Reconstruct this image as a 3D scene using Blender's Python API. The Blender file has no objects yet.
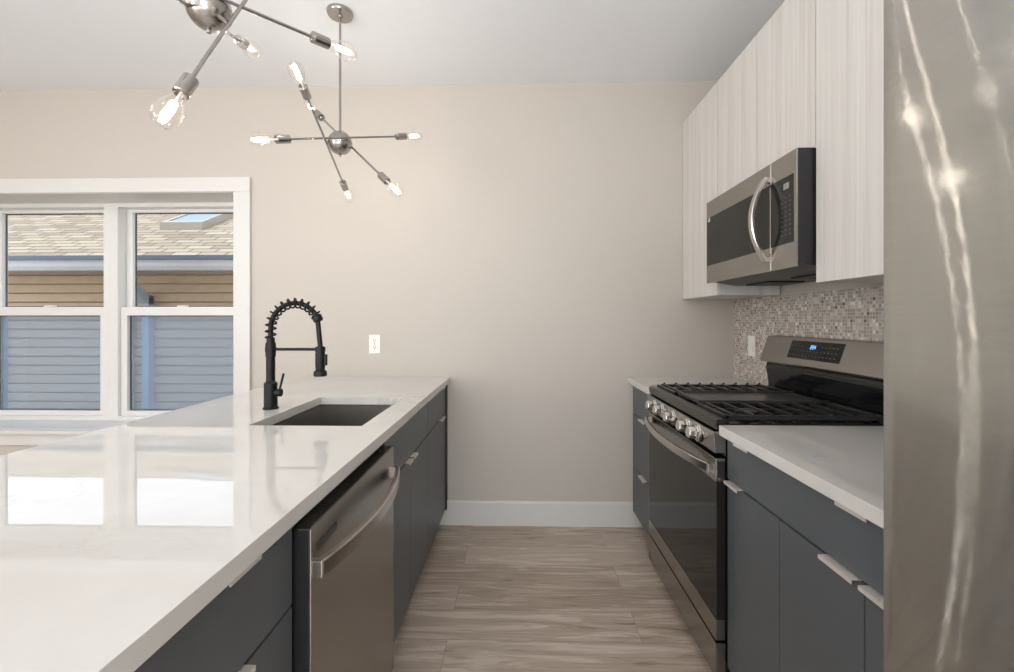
import bpy, bmesh, math, random
from mathutils import Vector, Matrix

random.seed(7)
C = bpy.context.scene.collection
sc = bpy.context.scene

# ------------------------------------------------------------------ camera
F_PX, W_PX, H_PX = 440.0, 1014.0, 672.0
cam = bpy.data.cameras.new('camera')
cam.sensor_fit = 'HORIZONTAL'
cam.sensor_width = 36.0
cam.lens = F_PX / W_PX * 36.0
cam.shift_x = 0.0
cam.shift_y = -16.0 / W_PX
cam.clip_start = 0.02
camo = bpy.data.objects.new('camera', cam)
C.objects.link(camo)
camo.location = (0, 0, 1.266)
camo.rotation_euler = (math.pi / 2, 0, 0.025)
sc.camera = camo

# ------------------------------------------------------------------ world, sun, lights, exposure
world = bpy.data.worlds.new('world')
sc.world = world
world.use_nodes = True
wn = world.node_tree
bg = wn.nodes['Background']
wtc = wn.nodes.new('ShaderNodeTexCoord')
wsep = wn.nodes.new('ShaderNodeSeparateXYZ')
wramp = wn.nodes.new('ShaderNodeValToRGB')
wn.links.new(wtc.outputs['Generated'], wsep.inputs[0])
wn.links.new(wsep.outputs['Z'], wramp.inputs[0])
wn.links.new(wramp.outputs[0], bg.inputs[0])
wramp.color_ramp.elements[0].position = 0.0
wramp.color_ramp.elements[0].color = (0.86, 0.88, 0.91, 1)
wramp.color_ramp.elements[1].position = 0.7
wramp.color_ramp.elements[1].color = (0.68, 0.80, 1.0, 1)
bg.inputs['Strength'].default_value = 2.2

sun = bpy.data.lights.new('sun', 'SUN')
sun.energy = 2.2
sun.angle = 0.02
sun.color = (1.0, 0.95, 0.86)
suno = bpy.data.objects.new('sun', sun)
C.objects.link(suno)
suno.rotation_euler = Vector((-.62, .05, .78)).to_track_quat('Z', 'Y').to_euler()


HCEIL = 2.725


def area(name, loc, rot, sx, sy, power, col=(1, 1, 1)):
    l = bpy.data.lights.new(name, 'AREA')
    l.shape = 'RECTANGLE'
    l.size, l.size_y = sx, sy
    l.energy = power
    l.color = col
    o = bpy.data.objects.new(name, l)
    C.objects.link(o)
    o.location = loc
    o.rotation_euler = rot
    return o


# unseen area lamps added as soft fill for the kitchen
area('upward_fill', (-1.9, -2.0, 1.0), (math.radians(180), 0, 0), 4.4, 2.6, 104, (0.94, 0.97, 1.0))  # added lamp aimed up, bounced off the ceiling behind the camera
area('overhead_fill', (-2.9, 0.5, HCEIL - 0.03), (0, 0, 0), 1.6, 1.6, 12, (0.94, 0.97, 1.0))  # added overhead lamp brightening the far island top, no fixture there
area('rear_fill', (0.1, -3.42, 1.25), (math.radians(88), 0, 0), 2.0, 2.2, 72, (0.94, 0.97, 1.0))  # added frontal fill shining down the aisle from an unseen rear opening
area('side_fill', (-4.92, -2.75, 1.35), (math.radians(90), 0, math.radians(-90)), 1.3, 1.9, 125, (0.94, 0.97, 1.0))  # added fill for the right-hand run, set at an unseen left opening

sc.view_settings.view_transform = 'Standard'
sc.view_settings.look = 'None'
sc.view_settings.gamma = 1.0
sc.view_settings.use_curve_mapping = False
sc.view_settings.exposure = 0.06
try:
    sc.cycles.use_denoising = True
    sc.cycles.max_bounces = 10
    sc.cycles.diffuse_bounces = 5
    sc.cycles.transparent_max_bounces = 16
    sc.cycles.sample_clamp_indirect = 6.0
except Exception:
    pass


# ------------------------------------------------------------------ material helpers
class G:
    def __init__(s, name):
        s.m = bpy.data.materials.new(name)
        s.m.use_nodes = True
        s.t = s.m.node_tree
        s.b = s.t.nodes['Principled BSDF']
        s.out = s.t.nodes['Material Output']

    def n(s, kind, **kw):
        nd = s.t.nodes.new('ShaderNode' + kind)
        for k, v in kw.items():
            setattr(nd, k, v)
        return nd

    def put(s, sock, v):
        if hasattr(v, 'bl_rna') and isinstance(v, bpy.types.NodeSocket):
            s.t.links.new(v, sock)
        else:
            sock.default_value = v

    def pos(s):
        return s.n('NewGeometry').outputs['Position']

    def vec(s, v, scale=(1, 1, 1), loc=(0, 0, 0), rot=(0, 0, 0)):
        nd = s.n('Mapping')
        s.put(nd.inputs[0], v)
        nd.inputs['Location'].default_value = loc
        nd.inputs['Rotation'].default_value = rot
        nd.inputs['Scale'].default_value = scale
        return nd.outputs[0]

    def math(s, op, a, b=0.0, c=None):
        nd = s.n('Math', operation=op)
        s.put(nd.inputs[0], a)
        s.put(nd.inputs[1], b)
        if c is not None:
            s.put(nd.inputs[2], c)
        return nd.outputs[0]

    def noise(s, v, scale=1, detail=3, rough=0.5, dist=0.0):
        nd = s.n('TexNoise')
        s.put(nd.inputs['Vector'], v)
        nd.inputs['Scale'].default_value = scale
        nd.inputs['Detail'].default_value = detail
        nd.inputs['Roughness'].default_value = rough
        nd.inputs['Distortion'].default_value = dist
        return nd.outputs[0]

    def ramp(s, f, stops, interp='LINEAR'):
        nd = s.n('ValToRGB')
        s.put(nd.inputs[0], f)
        cr = nd.color_ramp
        cr.interpolation = interp
        while len(cr.elements) < len(stops):
            cr.elements.new(0.5)
        for e, (p, c) in zip(cr.elements, stops):
            e.position = p
            e.color = (c[0], c[1], c[2], 1)
        return nd.outputs[0]

    def mix(s, f, a, b, blend='MIX'):
        nd = s.n('Mix', data_type='RGBA', blend_type=blend)
        s.put(nd.inputs[0], f)
        s.put(nd.inputs[6], a if not isinstance(a, tuple) else (*a[:3], 1))
        s.put(nd.inputs[7], b if not isinstance(b, tuple) else (*b[:3], 1))
        return nd.outputs[2]

    def bump(s, h, strength=0.2, dist=0.002):
        nd = s.n('Bump')
        s.put(nd.inputs['Height'], h)
        nd.inputs['Strength'].default_value = strength
        nd.inputs['Distance'].default_value = dist
        s.t.links.new(nd.outputs[0], s.b.inputs['Normal'])
        return nd.outputs[0]

    def set(s, **kw):
        for k, v in kw.items():
            s.put(s.b.inputs[k.replace('_', ' ')], v)
        return s


def col(c):
    return (c[0], c[1], c[2], 1)


def srgb(r, g, b):
    f = lambda v: (v / 255 / 12.92) if v / 255 <= 0.04045 else ((v / 255 + 0.055) / 1.055) ** 2.4
    return (f(r), f(g), f(b))


def plain(name, c, rough=0.5, metal=0.0, var=0.04, nscale=30, bump=0.0, coat=0.0):
    g = G(name)
    nz = g.noise(g.pos(), nscale, 3)
    lo = tuple(max(0, v * (1 - var)) for v in c)
    hi = tuple(min(1, v * (1 + var)) for v in c)
    g.set(Base_Color=g.ramp(nz, [(0.3, lo), (0.7, hi)]), Roughness=rough, Metallic=metal)
    if coat:
        g.b.inputs['Coat Weight'].default_value = coat
        g.b.inputs['Coat Roughness'].default_value = 0.03
    if bump:
        g.bump(nz, bump, 0.001)
    return g.m


def brushed(name, c, rough=0.22, tilt=0.5, streak_rough=0.07, share=0.5, horizontal=False):
    """Brushed steel: a plain metal lobe plus one whose normals scatter across the horizontal grain."""
    g = G(name)
    p = g.pos()
    gr = g.noise(g.vec(p, (5, 5, 700)), 1, 2)
    base = g.ramp(gr, [(0.25, tuple(v * 0.94 for v in c)), (0.75, tuple(min(1, v * 1.06) for v in c))])
    g.set(Base_Color=base, Metallic=1.0, Roughness=rough)
    wn_ = g.n('TexWhiteNoise', noise_dimensions='3D')
    g.put(wn_.inputs['Vector'], g.vec(p, (9173.0, 8111.0, 9973.0)))
    sp = g.n('SeparateColor')
    g.put(sp.inputs[0], wn_.outputs['Color'])
    r = g.math('SUBTRACT', g.math('ADD', sp.outputs[0], sp.outputs[1]), 1.0)
    tv = g.n('CombineXYZ')
    g.put(tv.inputs[1 if horizontal else 2], g.math('MULTIPLY', r, tilt))
    ad = g.n('VectorMath', operation='ADD')
    g.put(ad.inputs[0], g.n('NewGeometry').outputs['Normal'])
    g.put(ad.inputs[1], tv.outputs[0])
    nm = g.n('VectorMath', operation='NORMALIZE')
    g.put(nm.inputs[0], ad.outputs[0])
    gl = g.n('BsdfAnisotropic')
    g.put(gl.inputs['Color'], base)
    gl.inputs['Roughness'].default_value = streak_rough
    g.put(gl.inputs['Normal'], nm.outputs[0])
    mx = g.n('MixShader')
    mx.inputs[0].default_value = share
    g.t.links.new(g.b.outputs[0], mx.inputs[1])
    g.t.links.new(gl.outputs[0], mx.inputs[2])
    g.t.links.new(mx.outputs[0], g.out.inputs[0])
    return g.m


M = {}
M['wall'] = plain('greige_wall_paint', srgb(192, 185, 176), 0.62, var=0.012, nscale=180, bump=0.04)
M['ceiling'] = plain('white_ceiling_paint', srgb(232, 234, 237), 0.8, var=0.01, nscale=120)
M['trim'] = plain('white_trim_paint', srgb(212, 210, 206), 0.38, var=0.01)
M['vinyl'] = plain('white_window_vinyl', srgb(222, 221, 218), 0.35, var=0.01)
M['slate'] = plain('slate_cabinet_lacquer', srgb(86, 90, 94), 0.38, var=0.03, nscale=90)
M['slate_dark'] = plain('dark_carcass_board', srgb(46, 46, 46), 0.6, var=0.03)
M['nickel'] = plain('brushed_nickel', (0.40, 0.38, 0.36), 0.22, 1.0, 0.05, 200)
M['pull'] = plain('champagne_nickel_pull', (0.86, 0.81, 0.76), 0.45, 0.55, 0.03, 200)
M['chrome'] = plain('polished_chrome', (0.75, 0.74, 0.72), 0.12, 1.0, 0.02)
M['matte_black'] = plain('matte_black_metal', (0.010, 0.010, 0.010), 0.42, 0.0, 0.1, 120)
M['matte_black'].node_tree.nodes['Principled BSDF'].inputs['Specular IOR Level'].default_value = 0.25
M['cast_iron'] = plain('black_cast_iron', (0.022, 0.022, 0.022), 0.3, 0.0, 0.2, 300, 0.1)
M['griddle'] = plain('dark_griddle_plate', (0.10, 0.098, 0.095), 0.3, 0.6, 0.1, 60)
M['black_enamel'] = plain('black_enamel', (0.008, 0.008, 0.009), 0.12, 0.0, 0.1)
M['black_plastic'] = plain('black_plastic', (0.016, 0.016, 0.018), 0.35, 0.0, 0.1)
M['black_glass'] = plain('dark_oven_glass', (0.016, 0.015, 0.014), 0.05, 0.0, 0.05)
M['black_glass'].node_tree.nodes['Principled BSDF'].inputs['Specular IOR Level'].default_value = 0.22
M['mw_glass'] = plain('dark_microwave_glass', (0.024, 0.023, 0.021), 0.10, 0.0, 0.05)
M['mw_glass'].node_tree.nodes['Principled BSDF'].inputs['Specular IOR Level'].default_value = 0.2
M['legend'] = plain('printed_legend', (0.30, 0.30, 0.30), 0.5)
M['legend_dim'] = plain('dim_printed_legend', (0.07, 0.07, 0.072), 0.5)
M['badge'] = plain('silver_badge', (0.8, 0.8, 0.8), 0.25, 0.6)
M['plate'] = plain('white_outlet_plastic', srgb(236, 235, 230), 0.3, var=0.01)
M['slot'] = plain('dark_outlet_slot', (0.05, 0.05, 0.05), 0.6)
M['steel_front'] = brushed('brushed_appliance_steel', (0.37, 0.35, 0.325), 0.25, 0.4, 0.18, 0.5)
M['steel_dw'] = brushed('brushed_dishwasher_steel', (0.41, 0.395, 0.37), 0.25, 0.4, 0.18, 0.5)
M['steel_range'] = brushed('brushed_range_steel', (0.36, 0.345, 0.325), 0.2, 0.3, 0.15, 0.4)
M['steel_fridge'] = brushed('brushed_fridge_steel', (0.55, 0.543, 0.515), 0.15, 1.05, 0.03, 0.74)
M['rim_steel'] = plain('dark_cooktop_rim_steel', (0.11, 0.105, 0.098), 0.3, 1.0, 0.03)
M['steel_handle'] = plain('satin_handle_steel', (0.58, 0.54, 0.51), 0.24, 1.0, 0.02)
M['steel_sink'] = brushed('brushed_sink_steel', (0.40, 0.375, 0.35), 0.3, 0.3, 0.25, 0.4)
M['fridge_side'] = plain('fridge_grey_side', srgb(120, 116, 110), 0.5)
M['screen_grey'] = plain('gasket', (0.03, 0.03, 0.03), 0.6)


def m_quartz():
    g = G('white_quartz')
    p = g.pos()
    big = g.noise(p, 2.2, 5, 0.6, 0.6)
    base = g.ramp(big, [(0.3, srgb(206, 203, 199)), (0.7, srgb(216, 214, 211))])
    v = g.noise(g.vec(p, (1.0, 1.0, 1.0), (3.1, 1.7, 0)), 2.1, 7, 0.62, 0.9)
    line = g.math('SUBTRACT', 1.0, g.math('MULTIPLY', g.math('ABSOLUTE', g.math('SUBTRACT', v, 0.5)), 95))
    line = g.math('MAXIMUM', line, 0.0)
    mask = g.ramp(g.noise(g.vec(p, (1, 1, 1), (5, 2, 0)), 1.7, 2), [(0.50, (0, 0, 0)), (0.64, (1, 1, 1))])
    f = g.math('MULTIPLY', line, mask)
    f = g.math('MULTIPLY', f, 0.42)
    g.set(Base_Color=g.mix(f, base, srgb(170, 160, 148)), Roughness=0.25, Specular_IOR_Level=0.0)
    g.b.inputs['Coat Weight'].default_value = 1.0
    g.b.inputs['Coat Roughness'].default_value = 0.015
    g.b.inputs['Coat IOR'].default_value = 1.45
    return g.m


def m_floor():
    g = G('grey_brown_wood_plank')
    p = g.pos()
    br = g.n('TexBrick', offset=0.37, offset_frequency=2)
    g.put(br.inputs['Vector'], g.vec(p, (1, 1, 1), (0.28, 0.062, 0)))
    br.inputs['Color1'].default_value = (0, 0, 0, 1)
    br.inputs['Color2'].default_value = (1, 1, 1, 1)
    br.inputs['Mortar'].default_value = (0.5, 0.5, 0.5, 1)
    br.inputs['Scale'].default_value = 1.0
    br.inputs['Mortar Size'].default_value = 0.0011
    br.inputs['Mortar Smooth'].default_value = 0.3
    br.inputs['Brick Width'].default_value = 1.22
    br.inputs['Row Height'].default_value = 0.18
    tone = br.outputs['Color']
    sh = g.n('CombineXYZ')
    g.put(sh.inputs[0], g.math('MULTIPLY', tone, 9.0))
    g.put(sh.inputs[1], g.math('MULTIPLY', tone, 5.0))
    g.put(sh.inputs[2], g.math('MULTIPLY', tone, 23.0))
    ad = g.n('VectorMath', operation='ADD')
    g.put(ad.inputs[0], g.vec(p, (1.0, 9.0, 1.0)))
    g.put(ad.inputs[1], sh.outputs[0])
    grain = g.noise(ad.outputs[0], 1.9, 7, 0.62, 1.1)
    ad2 = g.n('VectorMath', operation='ADD')
    g.put(ad2.inputs[0], g.vec(p, (3.0, 90.0, 1.0)))
    g.put(ad2.inputs[1], sh.outputs[0])
    fine = g.noise(ad2.outputs[0], 1.5, 3, 0.6)
    rings = g.math('FRACT', g.math('MULTIPLY', grain, 5.0))
    rings = g.math('ABSOLUTE', g.math('SUBTRACT', rings, 0.5))
    f = g.math('ADD', g.math('MULTIPLY', grain, 0.95), g.math('MULTIPLY', fine, 0.40))
    f = g.math('ADD', f, g.math('MULTIPLY', rings, 0.22))
    f = g.math('ADD', f, g.math('MULTIPLY', tone, 0.18))
    c = g.ramp(f, [(0.50, srgb(128, 110, 95)), (0.73, srgb(177, 160, 144)), (0.90, srgb(200, 185, 171)), (1.0, srgb(210, 197, 184))])
    c = g.mix(g.math('MULTIPLY', br.outputs['Fac'], 0.55), c, srgb(88, 74, 65))
    g.set(Base_Color=c, Roughness=0.42)
    g.bump(f, 0.05, 0.001)
    return g.m


def m_whitewood():
    g = G('white_wood_grain_laminate')
    p = g.pos()
    a = g.noise(g.vec(p, (38, 38, 0.55)), 1.0, 5, 0.65, 0.3)
    b = g.noise(g.vec(p, (160, 160, 2.2)), 1.0, 3, 0.6)
    f = g.math('ADD', g.math('MULTIPLY', a, 0.65), g.math('MULTIPLY', b, 0.35))
    c = g.ramp(f, [(0.30, srgb(190, 184, 177)), (0.46, srgb(210, 206, 201)), (0.62, srgb(219, 216, 212))])
    g.set(Base_Color=c, Roughness=0.45)
    g.bump(b, 0.03, 0.0005)
    return g.m


def m_mosaic():
    g = G('stone_mosaic_tile')
    p = g.pos()
    sep = g.n('SeparateXYZ')
    g.put(sep.inputs[0], p)
    cb = g.n('CombineXYZ')
    g.put(cb.inputs[0], sep.outputs['Y'])
    g.put(cb.inputs[1], sep.outputs['Z'])
    br = g.n('TexBrick', offset=0.0, squash=1.0)
    g.put(br.inputs['Vector'], cb.outputs[0])
    br.inputs['Color1'].default_value = (0, 0, 0, 1)
    br.inputs['Color2'].default_value = (1, 1, 1, 1)
    br.inputs['Mortar'].default_value = (0.5, 0.5, 0.5, 1)
    br.inputs['Scale'].default_value = 1.0
    br.inputs['Mortar Size'].default_value = 0.0011
    br.inputs['Mortar Smooth'].default_value = 0.2
    br.inputs['Brick Width'].default_value = 0.0138
    br.inputs['Row Height'].default_value = 0.0138
    c = g.ramp(br.outputs['Color'], [
        (0.0, srgb(112, 98, 86)), (0.035, srgb(166, 153, 141)), (0.22, srgb(188, 177, 166)), (0.40, srgb(176, 165, 158)),
        (0.55, srgb(200, 191, 181)), (0.70, srgb(164, 152, 145)), (0.80, srgb(212, 206, 198)), (0.92, srgb(230, 226, 219)),
        (0.97, srgb(182, 174, 176))], 'CONSTANT')
    wob = g.ramp(g.noise(p, 9.0, 3), [(0.3, (0.95, 0.95, 0.95)), (0.7, (1.0, 1.0, 1.0))])
    c = g.mix(1.0, c, wob, 'MULTIPLY')
    c = g.mix(br.outputs['Fac'], c, srgb(196, 190, 182))
    rr = g.math('ADD', g.math('MULTIPLY', br.outputs['Fac'], 0.5), 0.2)
    g.set(Base_Color=c, Roughness=rr)
    g.bump(g.math('SUBTRACT', 1.0, br.outputs['Fac']), 0.4, 0.001)
    return g.m


def m_shingle():
    g = G('tan_roof_shingle')
    p = g.pos()
    br = g.n('TexBrick', offset=0.43)
    wob = g.n('VectorMath', operation='ADD')
    g.put(wob.inputs[0], p)
    nzc = g.n('TexNoise')
    g.put(nzc.inputs['Vector'], p)
    nzc.inputs['Scale'].default_value = 3.0
    sc2 = g.n('VectorMath', operation='SCALE')
    g.put(sc2.inputs[0], nzc.outputs['Color'])
    sc2.inputs['Scale'].default_value = 0.02
    g.put(wob.inputs[1], sc2.outputs[0])
    g.put(br.inputs['Vector'], wob.outputs[0])
    br.inputs['Color1'].default_value = (0, 0, 0, 1)
    br.inputs['Color2'].default_value = (1, 1, 1, 1)
    br.inputs['Mortar'].default_value = (0.1, 0.1, 0.1, 1)
    br.inputs['Scale'].default_value = 1.0
    br.inputs['Mortar Size'].default_value = 0.011
    br.inputs['Brick Width'].default_value = 0.30
    br.inputs['Row Height'].default_value = 0.105
    c = g.ramp(br.outputs['Color'], [(0.0, srgb(140, 124, 102)), (0.5, srgb(164, 149, 124)), (1.0, srgb(178, 164, 140))])
    c = g.mix(g.math('MULTIPLY', br.outputs['Fac'], 0.8), c, srgb(78, 67, 58))
    g.set(Base_Color=c, Roughness=0.9)
    return g.m


def m_glass(name, tint=(1, 1, 1), refl=1.0):
    """Thin clear pane: lets light straight through, mirrors a little by its angle."""
    g = G(name)
    tr = g.n('BsdfTransparent')
    tr.inputs[0].default_value = (*tint, 1)
    gl = g.n('BsdfAnisotropic')
    gl.inputs['Roughness'].default_value = 0.0
    ge = g.n('NewGeometry')
    dt = g.n('VectorMath', operation='DOT_PRODUCT')
    g.put(dt.inputs[0], ge.outputs['Normal'])
    g.put(dt.inputs[1], ge.outputs['Incoming'])
    cs = g.math('SUBTRACT', 1.0, g.math('ABSOLUTE', dt.outputs['Value']))
    fr = g.math('ADD', 0.035, g.math('MULTIPLY', g.math('POWER', cs, 5.0), 0.9))
    nz = g.ramp(g.noise(g.pos(), 8, 2), [(0.0, (0.97, 0.97, 0.97)), (1.0, (1, 1, 1))])
    g.put(gl.inputs['Color'], nz)
    mx = g.n('MixShader')
    g.put(mx.inputs[0], g.math('MULTIPLY', fr, refl))
    g.t.links.new(tr.outputs[0], mx.inputs[1])
    g.t.links.new(gl.outputs[0], mx.inputs[2])
    g.t.links.new(mx.outputs[0], g.out.inputs[0])
    return g.m


def m_screen():
    g = G('insect_screen_mesh')
    tr = g.n('BsdfTransparent')
    tr.inputs[0].default_value = (0.80, 0.88, 0.98, 1)
    df = g.n('BsdfDiffuse')
    nz = g.noise(g.pos(), 60, 2)
    g.put(df.inputs[0], g.ramp(nz, [(0.3, srgb(184, 200, 216)), (0.7, srgb(194, 210, 226))]))
    mx = g.n('MixShader')
    mx.inputs[0].default_value = 0.24
    g.t.links.new(tr.outputs[0], mx.inputs[1])
    g.t.links.new(df.outputs[0], mx.inputs[2])
    g.t.links.new(mx.outputs[0], g.out.inputs[0])
    return g.m


def m_emit(name, c, strength):
    g = G(name)
    nz = g.ramp(g.noise(g.pos(), 40, 1), [(0.0, tuple(v * 0.95 for v in c)), (1.0, c)])
    g.set(Base_Color=(0, 0, 0, 1), Emission_Color=nz, Emission_Strength=strength)
    return g.m


M['quartz'] = m_quartz()
M['floor'] = m_floor()
M['whitewood'] = m_whitewood()
M['mosaic'] = m_mosaic()
M['shingle'] = m_shingle()
M['pane'] = m_glass('window_pane_glass')
M['bulb_glass'] = m_glass('clear_bulb_glass', (1.0, 0.98, 0.95), 2.2)
M['screen'] = m_screen()
M['filament'] = m_emit('glowing_filament', (1.0, 0.96, 0.90), 185)
M['blue_led'] = m_emit('blue_clock_digits', (0.15, 0.42, 1.0), 3.0)
M['siding'] = plain('tan_lap_siding', srgb(178, 154, 122), 0.6, var=0.05, nscale=12)
M['soffit'] = plain('tan_soffit', srgb(150, 132, 110), 0.7)
M['gutter_white'] = plain('pale_gutter_metal', srgb(184, 186, 188), 0.4)
M['gutter_blue'] = plain('blue_grey_drip_edge', srgb(74, 96, 114), 0.4)
M['downspout'] = plain('pale_blue_downspout', srgb(140, 158, 174), 0.4)
M['sky_glass'] = plain('skylight_glass', srgb(96, 128, 142), 0.35)
M['sky_frame'] = plain('skylight_frame', srgb(158, 148, 130), 0.5)
M['ground'] = plain('side_yard_concrete', srgb(150, 146, 140), 0.9, var=0.1, nscale=6)


# ------------------------------------------------------------------ mesh helpers
class MB:
    def __init__(s):
        s.bm = bmesh.new()

    def _merge(s, t):
        me = bpy.data.meshes.new('tmp')
        t.to_mesh(me)
        t.free()
        s.bm.from_mesh(me)
        bpy.data.meshes.remove(me)
        return s

    def box(s, x0, x1, y0, y1, z0, z1, bev=0.0, seg=2):
        t = bmesh.new()
        bmesh.ops.create_cube(t, size=1)
        for v in t.verts:
            v.co = Vector(((x0 + x1) / 2 + v.co.x * (x1 - x0), (y0 + y1) / 2 + v.co.y * (y1 - y0), (z0 + z1) / 2 + v.co.z * (z1 - z0)))
        if bev:
            bmesh.ops.bevel(t, geom=t.edges[:], offset=bev, segments=seg, profile=0.5, affect='EDGES')
        return s._merge(t)

    def prism(s, pts, axis, a, b, bev=0.0):
        """Polygon extruded along an axis. axis 'y': pts are (x,z); 'x': (y,z); 'z': (x,y)."""
        t = bmesh.new()

        def co(p, d):
            return {'y': (p[0], d, p[1]), 'x': (d, p[0], p[1]), 'z': (p[0], p[1], d)}[axis]
        va = [t.verts.new(co(p, a)) for p in pts]
        vb = [t.verts.new(co(p, b)) for p in pts]
        n = len(pts)
        t.faces.new(va)
        t.faces.new(vb[::-1])
        for i in range(n):
            t.faces.new((va[i], vb[i], vb[(i + 1) % n], va[(i + 1) % n]))
        bmesh.ops.recalc_face_normals(t, faces=t.faces[:])
        if bev:
            bmesh.ops.bevel(t, geom=t.edges[:], offset=bev, segments=2, profile=0.5, affect='EDGES')
        return s._merge(t)

    def lathe(s, prof, loc, axis=(0, 0, 1), n=24, roll=0.0):
        """Profile [(r, h)...] spun round an axis that starts at loc."""
        t = bmesh.new()
        q = Vector(axis).normalized().to_track_quat('Z', 'Y').to_matrix()
        loc = Vector(loc)
        rings = []
        for r, h in prof:
            if r < 1e-6:
                rings.append([t.verts.new(loc + q @ Vector((0, 0, h)))])
            else:
                rings.append([t.verts.new(loc + q @ Vector((r * math.cos(roll + 2 * math.pi * k / n), r * math.sin(roll + 2 * math.pi * k / n), h))) for k in range(n)])
        for a, b in zip(rings, rings[1:]):
            if len(a) == 1 and len(b) == 1:
                continue
            for k in range(n):
                k2 = (k + 1) % n
                if len(a) == 1:
                    t.faces.new((a[0], b[k], b[k2]))
                elif len(b) == 1:
                    t.faces.new((a[k], a[k2], b[0]))
                else:
                    t.faces.new((a[k], a[k2], b[k2], b[k]))
        if len(rings[0]) > 1:
            t.faces.new(rings[0][::-1])
        if len(rings[-1]) > 1:
            t.faces.new(rings[-1])
        bmesh.ops.recalc_face_normals(t, faces=t.faces[:])
        return s._merge(t)

    def cyl(s, p0, p1, r, n=16, r1=None):
        p0, p1 = Vector(p0), Vector(p1)
        d = p1 - p0
        return s.lathe([(r, 0), (r if r1 is None else r1, d.length)], p0, d, n)

    def tube(s, path, r, n=10, side=None, r2=None):
        """Round (r) or oval (r along side, r2 across) tube along a path."""
        t = bmesh.new()
        path = [Vector(p) for p in path]
        r2 = r if r2 is None else r2
        ref = Vector(side) if side else None
        prev = None
        rings = []
        for i, p in enumerate(path):
            d = (path[min(i + 1, len(path) - 1)] - path[max(i - 1, 0)]).normalized()
            if ref is None and prev is None:
                u = d.orthogonal().normalized()
            else:
                base = ref if ref is not None else prev
                u = (base - d * base.dot(d)).normalized()
            prev = u
            v = d.cross(u)
            rings.append([t.verts.new(p + u * r * math.cos(2 * math.pi * k / n) + v * r2 * math.sin(2 * math.pi * k / n)) for k in range(n)])
        for a, b in zip(rings, rings[1:]):
            for k in range(n):
                t.faces.new((a[k], a[(k + 1) % n], b[(k + 1) % n], b[k]))
        t.faces.new(rings[0][::-1])
        t.faces.new(rings[-1])
        bmesh.ops.recalc_face_normals(t, faces=t.faces[:])
        return s._merge(t)

    def strap(s, path, side, w, th):
        """Rectangular bar along a path: w along side, th across."""
        t = bmesh.new()
        path = [Vector(p) for p in path]
        side = Vector(side)
        rings = []
        for i, p in enumerate(path):
            d = (path[min(i + 1, len(path) - 1)] - path[max(i - 1, 0)]).normalized()
            u = (side - d * side.dot(d)).normalized()
            v = d.cross(u)
            rings.append([t.verts.new(p + u * a * w / 2 + v * b * th / 2) for a, b in ((1, .6), (.8, 1), (-.8, 1), (-1, .6), (-1, -.6), (-.8, -1), (.8, -1), (1, -.6))])
        for a, b in zip(rings, rings[1:]):
            for k in range(8):
                t.faces.new((a[k], a[(k + 1) % 8], b[(k + 1) % 8], b[k]))
        t.faces.new(rings[0][::-1])
        t.faces.new(rings[-1])
        bmesh.ops.recalc_face_normals(t, faces=t.faces[:])
        return s._merge(t)

    def ring(s, o, i, axis, a, b, bev=0.0):
        """Slab with a rectangular hole. o, i = (u0,u1,v0,v1)."""
        t = bmesh.new()

        def co(u, v, d):
            return {'y': (u, d, v), 'x': (d, u, v), 'z': (u, v, d)}[axis]

        def rect(r, d):
            return [t.verts.new(co(*p, d)) for p in ((r[0], r[2]), (r[1], r[2]), (r[1], r[3]), (r[0], r[3]))]
        oa, ia, ob, ib = rect(o, a), rect(i, a), rect(o, b), rect(i, b)
        for k in range(4):
            k2 = (k + 1) % 4
            t.faces.new((oa[k], oa[k2], ia[k2], ia[k]))
            t.faces.new((ob[k], ib[k], ib[k2], ob[k2]))
            t.faces.new((oa[k], ob[k], ob[k2], oa[k2]))
            t.faces.new((ia[k], ia[k2], ib[k2], ib[k]))
        bmesh.ops.recalc_face_normals(t, faces=t.faces[:])
        if bev:
            es = [e for e in t.edges if len(e.link_faces) == 2 and e.calc_face_angle() > 1.0]
            bmesh.ops.bevel(t, geom=es, offset=bev, segments=2, profile=0.5, affect='EDGES')
        return s._merge(t)

    def poly(s, pts):
        s.bm.faces.new([s.bm.verts.new(p) for p in pts])
        return s

    def build(s, name, mat, parent=None, uv_axis=None):
        bm = s.bm
        if parent is None:
            xs = [v.co for v in bm.verts]
            lo = Vector((min(v.x for v in xs), min(v.y for v in xs), min(v.z for v in xs)))
            hi = Vector((max(v.x for v in xs), max(v.y for v in xs), max(v.z for v in xs)))
            off = Vector(((lo.x + hi.x) / 2, (lo.y + hi.y) / 2, lo.z))
        else:
            off = Vector((0, 0, 0))
            q = parent
            while q:
                off += q.location
                q = q.parent
        uv = bm.loops.layers.uv.new('UVMap')
        for f in bm.faces:
            n = f.normal
            ax, ay, az = abs(n.x), abs(n.y), abs(n.z)
            for l in f.loops:
                c = l.vert.co
                if az >= ax and az >= ay:
                    l[uv].uv = (c.y, c.x)
                elif ax >= ay:
                    l[uv].uv = (c.y, c.z)
                else:
                    l[uv].uv = (c.x, c.z)
            f.smooth = True
        bmesh.ops.translate(bm, verts=bm.verts[:], vec=-off)
        me = bpy.data.meshes.new(name)
        bm.to_mesh(me)
        bm.free()
        me.set_sharp_from_angle(angle=math.radians(32))
        me.materials.append(M[mat])
        o = bpy.data.objects.new(name, me)
        C.objects.link(o)
        wm = o.modifiers.new('weighted_normals', 'WEIGHTED_NORMAL')
        wm.keep_sharp = True
        wm.weight = 100
        if parent is None:
            o.location = off
        else:
            o.parent = parent
        return o


def thing(name, label, cat, loc, group=None):
    o = bpy.data.objects.new(name, None)
    o.empty_display_size = 0.05
    C.objects.link(o)
    o.location = loc
    tag(o, label, cat, group)
    return o


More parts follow.
